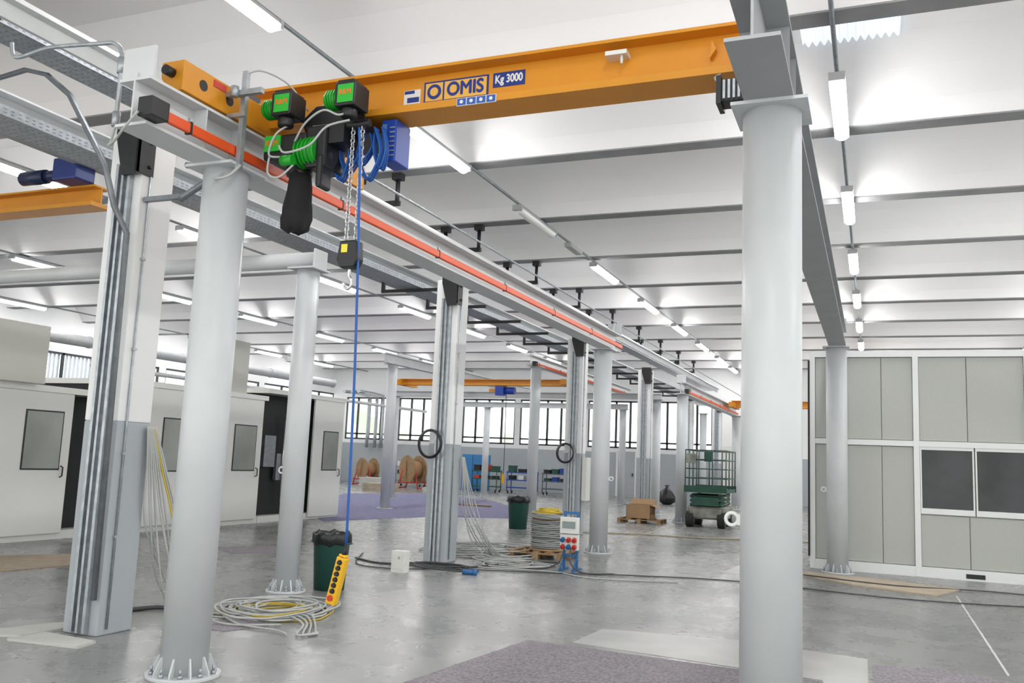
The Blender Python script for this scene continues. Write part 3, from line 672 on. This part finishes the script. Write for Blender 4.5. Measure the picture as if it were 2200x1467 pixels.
# ------------------------------------------------------------ bins
def wbin(x,y,h,rad,label):
    r=root('waste_bin',label,'waste bin',(x,y,0))
    g=G();g.lathe([(rad*0.82,0),(rad*0.98,h-0.09),(rad*1.02,h-0.08),(rad*1.02,h-0.02),(rad*0.9,h-0.02),(rad*0.85,h-0.1)],(x,y,0),32);fin(g,'bin_body',bin_g,r)
    g=G();g.lathe([(rad*0.99,h-0.12),(rad*1.06,h-0.10),(rad*1.05,h-0.01),(rad*1.0,h+0.02),(rad*0.93,h),(rad*0.86,h-0.12)],(x,y,0),40)
    for v in g.b.verts:
        a=math.atan2(v.co.y-y,v.co.x-x);v.co.z+=0.012*math.sin(a*7)+0.008*math.sin(a*13);v.co.x+=0.006*math.sin(a*17);
    fin(g,'bin_liner',bag,r)
    for s in(-1,1):
        g=G();g.tube([(x+s*rad,y-0.05,h-0.1),(x+s*(rad+0.035),y-0.04,h-0.1),(x+s*(rad+0.035),y+0.04,h-0.1),(x+s*rad,y+0.05,h-0.1)],0.012,6);fin(g,'handle',bin_g,r)
wbin(-5.92,9.1,0.64,0.215,'dark green round waste bin lined with black bag')
wbin(-7.66,19.5,0.72,0.25,'dark green round waste bin near concrete pillar')
# ------------------------------------------------------------ cables
def coil(name,c,rx,ry,n,m,r,label,seed,jit=0.05,zmax=0.08,cat='cable coil',ax=0,wob=0.06,mi2=None):
    rnd=random.Random(seed);g=G()
    for k in range(n):
        s=1-0.42*rnd.random();ox,oy=rnd.uniform(-jit,jit),rnd.uniform(-jit,jit);ph=rnd.random()*6;pts=[];ax2=ax+rnd.uniform(-.3,.3)
        for i in range(14):
            t=2*math.pi*i/14
            X_=rx*s*math.cos(t)*(1+wob*math.sin(3*t+ph));Y_=ry*s*math.sin(t)*(1+wob*math.cos(2*t+ph))
            ca,sa=math.cos(ax2),math.sin(ax2)
            pts.append((c[0]+ox+X_*ca-Y_*sa,c[1]+oy+X_*sa+Y_*ca,r+zmax*(k/n)*(0.6+0.4*math.sin(t+ph))))
        g.tube(pts,r,6,closed=True,n=3)
    fin(g,name,m,loc=(c[0],c[1],0),label=label,cat=cat)
coil('cable_coil',(-5.58,7.62),0.46,0.60,22,cablew,0.010,'loose coil of white-grey cable on concrete floor',3,0.14,0.07,ax=0.4,wob=0.14)
coil('cable_coil',(-5.36,7.45),0.50,0.62,3,yel,0.008,'yellow cable looped over the grey coil',5,0.16,0.08,ax=0.4,wob=0.15)
g=G();
for k in range(4): g.tube([(-5.3,7.3,0.03),(-5.05,7.2+0.08*k,0.04),(-4.8,7.0+0.06*k,0.03),(-4.62+0.03*k,6.65+0.05*k,0.02),(-4.50-0.03*k,6.80+k*0.03,0.02)],0.010,6)
g.tube([(-5.7,7.0,.02),(-5.3,6.75,.02),(-4.9,6.72,.02),(-4.7,6.62,.02)],0.010,6)
g.tube([(-6.1,7.3,.02),(-5.9,6.9,.03),(-5.4,6.7,.02),(-5.0,6.95,.02)],0.010,6)
fin(g,'loose_cable',cablew,loc=(-5,7,0),label='white-grey cable ends trailing from the coil',cat='cable')
coil('cable_coil',(-6.2,14.3),0.80,0.9,18,cablew,0.012,'tangled grey cables heaped beside concrete pillar',8,0.35,0.14,wob=0.15)
coil('cable_coil',(-5.75,11.75),0.60,0.28,4,cabled,0.011,'dark cable loops in front of pillar foot',12,0.18,0.04,wob=0.15)
coil('cable_coil',(-5.2,12.9),0.6,0.4,4,cablew,0.011,'pale cable loops on floor near socket stand',14,0.25,0.04,wob=0.15)
def fc(pts,m,r,label):
    g=G();g.tube(pts,r,6);fin(g,'floor_cable',m,loc=(pts[0][0],pts[0][1],0),label=label,cat='cable')
fc([(-7.3,11.9,.015),(-6.7,11.6,.015),(-6.16,11.8,.015),(-5.5,12.0,.015),(-5.1,13.1,.015),(-4.6,13.6,.015)],cabled,0.015,'thick dark cable snaking across floor')
fc([(-7.6,12.6,.012),(-6.9,11.3,.012),(-6.2,11.2,.012),(-5.6,11.7,.012),(-4.4,12.2,.012),(-3.2,12.8,.012),(-1.77,13.2,.012),(0.5,12.9,.012),(3,13.6,.012)],cabled,0.009,'dark cable running across open floor')
fc([(-6.5,12.0,.012),(-5.7,12.2,.012),(-5.2,12.2,.012),(-4.3,12.4,.012),(-3.6,12.1,.012),(-2.5,12.5,.012)],cablew,0.010,'pale cable running across open floor')
fc([(-6.2,19.6,.02),(-5.0,20.2,.02),(-3.6,20.4,.02),(-2.0,21.2,.02),(-.9,21.4,.02)],mat('hose_tan',(0.36,0.31,0.20),0.6),0.015,'tan hose lying across the aisle')
fc([(-1.0,14.6,.03),(0.3,14.2,.03),(1.6,14.6,.012),(3.0,14.3,.012)],cabled,0.009,'dark cable in front of cabin')
for (px,py,ex,ey,nn,zt) in((-5.93,6.08,-6.05,6.95,10,1.75),(-5.95,12.66,-5.75,13.6,8,1.6)):
    bd_=root('cable_bundle','bundle of grey cables hanging down beside concrete pillar','cables',(px,py,0),'cables hanging at pillars')
    for k in range(nn):
        rn=random.Random(k*3+int(py));u=k/(nn-1);dx=rn.uniform(-.14,.14);dy=rn.uniform(-.22,.22)
        bow=0.02+0.24*u
        g=G();g.tube([(px+0.01,py+0.010*k-0.02,zt),(px+0.02+bow*.15,py+0.02*k,zt*0.80),(px+bow*.55+.02*math.sin(k*2),py+0.05+0.03*k,zt*0.52),(px+bow+(ex-px)*.3+.04*math.sin(k*5),py+(ey-py)*.35+dy*.4,zt*0.24),(px+bow*.9+(ex-px)*.7,py+(ey-py)*.7+dy*.7,0.10),(ex+bow*.6+dx,ey+dy,0.03),(ex+bow+dx+0.18,ey+dy+0.12,0.012)],0.0085,6)
        fin(g,'cable',yel if (k==7 and py<8) else cablew,bd_)
g=G();g.tube([(-6.6,6.75,0.02),(-6.45,6.95,0.03),(-6.2,7.0,0.03),(-6.0,7.15,0.03)],0.022,8);g.tube([(-6.62,6.8,0.02),(-6.4,7.02,0.03),(-6.1,7.2,0.03)],0.018,8);fin(g,'cable_plug',cabled,loc=(-6.4,7,0),label='dark cable plugs lying on floor',cat='cable plug')
for (x,yy) in((-6.29,12.19),(-6.31,18.74)):
    g=G()
    for k in range(4):
        pts=[(x+(0.20-0.008*k)*math.cos(t)+0.01*k,yy-0.02*k,1.78+(0.215-0.006*k)*math.sin(t)) for t in [2*math.pi*i/16 for i in range(16)]]
        g.tube(pts,0.013,6,closed=True,n=2)
    fin(g,'cable_ring',black,loc=(x,yy,1.78),label='black cable coil hung on pillar trunking',cat='cable coil',group='black cable rings on pillars')
# ------------------------------------------------------------ reel, pallets
def pallet(x,y,w,d,label):
    r=root('pallet',label,'pallet',(x,y,0))
    for i in range(5):
        xx_=x-w/2+i*(w-0.1)/4;g=G();g.box(xx_,xx_+0.1,y-d/2,y+d/2,0.10,0.12);fin(g,'deck_board',wood,r)
    for yy in(y-d/2,y-0.05,y+d/2-0.1):
        g=G();g.box(x-w/2,x+w/2,yy,yy+0.1,0.078,0.099)
        for xx_ in(x-w/2,x-0.05,x+w/2-0.1): g.box(xx_,xx_+0.1,yy,yy+0.1,0.0,0.078)
        fin(g,'bearer',wood,r)
pallet(-5.12,14.25,0.95,0.8,'worn wooden pallet under a cable reel')
cx,cy=-5.05,14.25
RL=root('cable_reel','cable reel wound with grey cable on wooden pallet','cable reel',(cx,cy,0.12))
g=G();g.cyl((cx,cy,0.12),(cx,cy,0.15),0.31,32);fin(g,'lower_flange',wood,RL)
g=G();g.cyl((cx,cy,0.62),(cx,cy,0.65),0.27,32);fin(g,'upper_flange',wood,RL)
g=G();rc=random.Random(4)
for k in range(15):
    rr=0.27+rc.uniform(-.02,.02)
    g.tube([(cx+rr*math.cos(t),cy+rr*math.sin(t),0.168+k*0.031+rc.uniform(-.006,.006)) for t in [2*math.pi*i/20 for i in range(20)]],0.0165,6,closed=True,n=2)
fin(g,'wound_cable',mat('reel_cable',(0.27,0.28,0.28),0.55),RL)
g=G();g.cyl((cx,cy,0.15),(cx,cy,0.62),0.235,28);fin(g,'drum_core',mat('reel_core',(0.09,0.09,0.09),0.7),RL)
g=G();rnd=random.Random(2)
for k in range(10):
    s=0.34-0.022*k;g.tube([(cx+0.04*math.sin(k)+s*math.cos(t)+rnd.uniform(-.03,.03),cy+s*math.sin(t),0.665+0.014*k+rnd.uniform(-.012,.012)) for t in [2*math.pi*i/12 for i in range(12)]],0.014,6,closed=True,n=3,mi=1 if k>4 else 0)
fin(g,'yellow_cable',[mat('reel_cable',(0,0,0)),yel],RL)
# ------------------------------------------------------------ socket stand
SX,SY=-4.17,12.8
s=root('socket_stand','portable power socket board on blue steel stand','power distribution board',(SX,SY,0))
bl=mat('stand_blue',(0.02,0.13,0.34),0.45)
for dx in(-0.10,0.10):
    g=G();g.box(SX+dx-0.018,SX+dx+0.018,SY-0.02,SY+0.02,0.02,0.86);g.box(SX+dx-0.018,SX+dx+0.018,SY-0.2,SY+0.2,0,0.03);g.tube([(SX+dx,SY-.18,.03),(SX+dx,SY,.22)],.014,6,sm=False);fin(g,'stand_leg',bl,s)
for z in(0.2,0.82):
    g=G();g.box(SX-0.1,SX+0.1,SY-0.015,SY+0.015,z,z+0.04);fin(g,'cross_bar',bl,s)
g=G();g.box(SX-0.14,SX+0.14,SY-0.12,SY-0.021,0.54,0.78);bx_=fin(g,'breaker_box',labw,s,bevel=0.01)
g=G();g.box(SX-0.10,SX+0.10,SY-0.13,SY-0.121,0.62,0.72);fin(g,'window_pane',mat('smoke',(0.25,0.3,0.3),0.1),bx_)
g=G();g.box(SX-0.14,SX+0.14,SY-0.10,SY-0.021,0.30,0.53);sk=fin(g,'socket_panel',labw,s,bevel=0.01)
for i,(m,dx,z) in enumerate([(bl,-.09,.46),(redp,0,.46),(redp,.09,.46),(redp,-.09,.36),(bl,0,.36),(redp,.09,.36)]):
    g=G();g.cyl((SX+dx,SY-0.10,z),(SX+dx,SY-0.145,z-0.02),0.034,14);fin(g,'socket',m,sk)
for P in([(SX+.05,SY-.15,.34),(SX+.1,SY-.3,.15),(SX+.3,SY-.3,.02),(SX+.7,SY-.1,.02)],[(SX-.05,SY-.15,.34),(SX-.1,SY-.3,.12),(SX-.4,SY-.3,.02),(SX-.9,SY-.3,.02)]):
    g=G();g.tube(P,0.012,6);fin(g,'cable',cabled,s)
g=G();g.box(-6.12,-5.92,10.9,11.05,0,0.29,0);g.box(-6.09,-5.95,10.893,10.9,0.05,0.25,0);g.cyl((-6.0,10.89,0.2),(-6.0,10.893,0.2),0.02,12,1);fin(g,'white_box',[labw,galv],loc=(-6,11,0),label='small white electrical box standing on floor',cat='box',bevel=0.008)
g=G();g.cyl((-5.25,11.35,0.035),(-5.05,11.4,0.035),0.035,14);g.cyl((-5.1,11.39,0.035),(-5.06,11.4,0.035),0.045,14);fin(g,'plug_connector',bl,loc=(-5.2,11.4,0),label='blue industrial plug lying on floor',cat='plug')
# ------------------------------------------------------------ box on pallet, bag
pallet(-5.95,24.55,1.2,0.8,'wooden pallet under open cardboard box')
r=root('cardboard_box','open brown cardboard box on a wooden pallet','cardboard box',(-5.98,24.55,0.12))
x0,x1,y0,y1,z0,z1=-6.33,-5.65,24.25,24.85,0.12,0.50
g=G();g.box(x0,x1,y0,y1,z0,z0+0.01);g.box(x0,x0+.01,y0,y1,z0,z1);g.box(x1-.01,x1,y0,y1,z0,z1);g.box(x0,x1,y0,y0+.01,z0,z1);g.box(x0,x1,y1-.01,y1,z0,z1);fin(g,'carton',card,r)
for a,b,c,d in(((x0,y0),(x0,y1),(x0-.2,y1),(x0-.2,y0)),((x1,y0),(x1,y1),(x1+.2,y1),(x1+.2,y0))):
    g=G();vs=[g.b.verts.new((*a,z1)),g.b.verts.new((*b,z1)),g.b.verts.new((*c,z1-.05)),g.b.verts.new((*d,z1-.05))];g.b.faces.new(vs);fin(g,'flap',card,r)
g=G();vs=[g.b.verts.new(p) for p in((x0,y1,z1),(x1,y1,z1),(x1,y1+.12,z1+.14),(x0,y1+.12,z1+.14))];g.b.faces.new(vs);fin(g,'flap',card,r)
g=G();g.lathe([(0.15,0),(0.33,0.12),(0.36,0.3),(0.27,0.52),(0.10,0.66),(0.05,0.72),(0.11,0.80)],(-7.9,36.8,0),18)
for v in g.b.verts:
    a=math.atan2(v.co.y-36.8,v.co.x+7.9);k=1+.1*math.sin(a*3+v.co.z*8);v.co.x=-7.9+(v.co.x+7.9)*k;v.co.y=36.8+(v.co.y-36.8)*k
fin(g,'rubbish_bag',bag,loc=(-7.9,36.8,0),label='tied black plastic rubbish bag on floor',cat='rubbish bag')
# ------------------------------------------------------------ scissor lift
LX,LY=-4.15,25.0
LF=root('scissor_lift','green scissor lift platform with guard rails and dirty wheels','scissor lift',(LX,LY,0))
dirty=mat('dirty_cream',(0.30,0.31,0.27),0.7,noise=0.5,scale=4)
g=G();g.box(LX-0.5,LX+0.5,LY-0.8,LY+0.8,0.22,0.55);g.box(LX-.42,LX+.42,LY-.86,LY-.8,.25,.5);fin(g,'chassis',dirty,LF,bevel=0.03)
for dx in(-.42,.42):
    for dy in(-.6,.6):
        g=G();g.cyl((LX+dx-.1,LY+dy-.1,.22),(LX+dx+.1,LY+dy-.1,.22),.22,24);w_=fin(g,'wheel',rubber,LF,bevel=0.02)
        g=G();g.cyl((LX+dx-.11,LY+dy-.1,.22),(LX+dx+.11,LY+dy-.1,.22),.10,16);fin(g,'hub',dirty,w_)
for k in range(3):
    z=0.56+k*0.11;g=G()
    for dx in(-.4,.4): 
        g.tube([(LX+dx,LY-.75,z+.02),(LX+dx,LY+.75,z+.09)],.035,4,sm=False);g.tube([(LX+dx*.9,LY-.75,z+.09),(LX+dx*.9,LY+.75,z+.02)],.035,4,sm=False)
    for dy in(-.75,0,.75): g.cyl((LX-.42,LY+dy,z+.05),(LX+.42,LY+dy,z+.05),.03,8)
    fin(g,'scissor_arm',liftg,LF)
g=G();g.box(LX-.55,LX+.55,LY-.85,LY+.85,.92,1.02);g.box(LX-.57,LX+.57,LY-.87,LY-.84,.92,1.10);g.box(LX-.57,LX+.57,LY+.84,LY+.87,.92,1.10);fin(g,'platform',liftg,LF)
g=G()
for z in(1.3,1.55,1.8,2.05):
    g.tube([(LX-.54,LY-.84,z),(LX+.54,LY-.84,z),(LX+.54,LY+.84,z),(LX-.54,LY+.84,z)],.016,6,closed=True,sm=False)
for dx in(-.54,-.18,.18,.54):
    for dy in(-.84,.84): g.cyl((LX+dx,LY+dy,1.0),(LX+dx,LY+dy,2.05),.018,8)
for dy in(-.28,.28):
    for dx in(-.54,.54): g.cyl((LX+dx,LY+dy,1.0),(LX+dx,LY+dy,2.05),.018,8)
fin(g,'guard_rail',mat('rail_greygreen',(0.07,0.11,0.095),0.5),LF)
g=G();g.box(LX-.02,LX+.2,LY-.98,LY-.86,1.75,2.02,0);fin(g,'control_box',[liftg,dirty],LF,bevel=0.01)
g=G();g.box(LX-.5,LX-.25,LY-.95,LY-.86,1.7,1.95,0);fin(g,'document_box',[dirty],LF,bevel=0.01)
g=G();g.box(LX-.35,LX+.35,LY-.89,LY-.86,.58,.80,0);fin(g,'side_panel',[liftg],LF)
# ------------------------------------------------------------ far workshop things
def drum(x,y,R_,label):
    r=root('cable_drum',label,'cable drum',(x,y,0),'wooden cable drums')
    z=R_+0.25
    for s in(-.3,.3):
        g=G();g.cyl((x+s*.5,y+s,z),(x+s*.5+.02,y+s+.04,z),R_,28);fin(g,'flange',wood,r)
    g=G();g.cyl((x-.15,y-.3,z),(x+.15,y+.3,z),R_*.6,24);fin(g,'wound_cable',mat('drum_core',(0.35,0.2,0.1),0.7),r)
    g=G()
    for sx_ in(-.55,.55):
        for sy in(-.4,.4): g.tube([(x+sx_,y+sy,0),(x+sx_*.6,y+sy,z)],.03,6,sm=False)
        g.tube([(x+sx_,y-.4,.05),(x+sx_,y+.4,.05)],.03,6,sm=False)
    for sy in(-.4,.4): g.tube([(x-.55,y+sy,.3),(x+.55,y+sy,.3)],.03,6,sm=False)
    fin(g,'stand',redp,r)
drum(-20.3,37.7,0.66,'wooden cable drum on red steel stand')
drum(-23.7,39.2,0.55,'wooden cable drum on red stand near wall')
def trolley(x,y,w,label,m,top):
    r=root('tool_trolley',label,'trolley',(x,y,0),'workshop trolleys')
    for z in(.25,.6,.95):
        g=G();g.box(x-w/2,x+w/2,y-.3,y+.3,z,z+.05);fin(g,'shelf',m,r)
    g=G()
    for dx in(-w/2+.03,w/2-.03):
        for dy in(-.27,.27): g.cyl((x+dx,y+dy,.1),(x+dx,y+dy,1.05),.022,6)
    fin(g,'frame',m,r)
    for dx in(-w/2+.08,w/2-.08):
        for dy in(-.25,.25):
            g=G();g.cyl((x+dx-.02,y+dy,.06),(x+dx+.02,y+dy,.06),.06,12);fin(g,'caster',rubber,r)
    rn=random.Random(int(x*10))
    for k in range(3):
        cx_=x-w/2+.2+k*(w-.4)/2;hh=rn.uniform(.14,.3);g=G();g.box(cx_-.15,cx_+.15,y-.2,y+.2,1.0,1.0+hh)
        g.box(cx_-.17,cx_+.17,y-.22,y+.22,1.0+hh-.03,1.0+hh)
        fin(g,'storage_box',top[k%len(top)],r)
    for k in range(3):
        cx_=x-w/2+.2+k*(w-.4)/2;g=G();g.box(cx_-.13,cx_+.13,y-.2,y+.2,.65,.65+rn.uniform(.1,.2));fin(g,'storage_box',top[(k+1)%len(top)],r)
trolley(-17.0,39.0,1.3,'green trolley loaded with tool boxes',liftg,[dark,redp,liftg])
trolley(-15.3,39.3,1.4,'blue steel trolley loaded with parts boxes',blue,[liftg,dark,labw])
trolley(-13.8,39.8,1.2,'dark trolley with tools near far wall',mat('slate',(0.08,0.11,0.14),0.5),[dark,liftg,blue])
trolley(-21.9,40.5,1.5,'grey shelf trolley with materials near far wall',galvd,[labw,dark,redp])
r=root('tool_cabinet','tall bright blue steel cabinet against far wall','cabinet',(-18.3,40.6,0))
g=G();g.box(-18.9,-17.7,40.2,41.0,0.0,1.75);fin(g,'body',mat('cab_blue',(0.03,0.18,0.42),0.45),r,bevel=0.02)
for x in(-18.86,-18.28):
    g=G();g.box(x,x+.54,40.17,40.2,0.1,1.7);d=fin(g,'door',MATS['cab_blue'],r);g=G();g.box(x+.25,x+.29,40.14,40.17,.9,1.05);fin(g,'handle',black,d)
for i,(x,yy,w,d,h_,m) in enumerate([(-19.6,33.6,1.4,.7,.35,ply),(-17.6,35.0,1.0,.8,.25,board),(-12.5,27.2,1.6,.25,.06,wood),(-21.3,35.9,1.2,.7,.5,board)]):
    g=G();n_=max(2,int(h_/.06))
    for k in range(n_):
        o=.03*math.sin(k*2.3);g.box(x-w/2+o,x+w/2+o,yy-d/2,yy+d/2,k*h_/n_,(k+1)*h_/n_-.008)
    fin(g,'board_stack',m,loc=(x,yy,0),label='low stack of flat boards on the far floor',cat='board stack',group='board stacks')
g=G();g.box(-6.9,-5.2,41.5,42.2,0,2.6);fin(g,'wall_cabinet',cabw,loc=(-6,42,0),label='plain white tall cabinet by far wall',cat='cabinet',bevel=0.02)
g=G();g.box(-5.985,-5.86,18.95,19.25,0.75,1.7);fin(g,'electrical_panel',labw,loc=(-5.9,19.1,1.2),label='white electrical panel mounted on concrete pillar',cat='electrical panel',bevel=0.01)
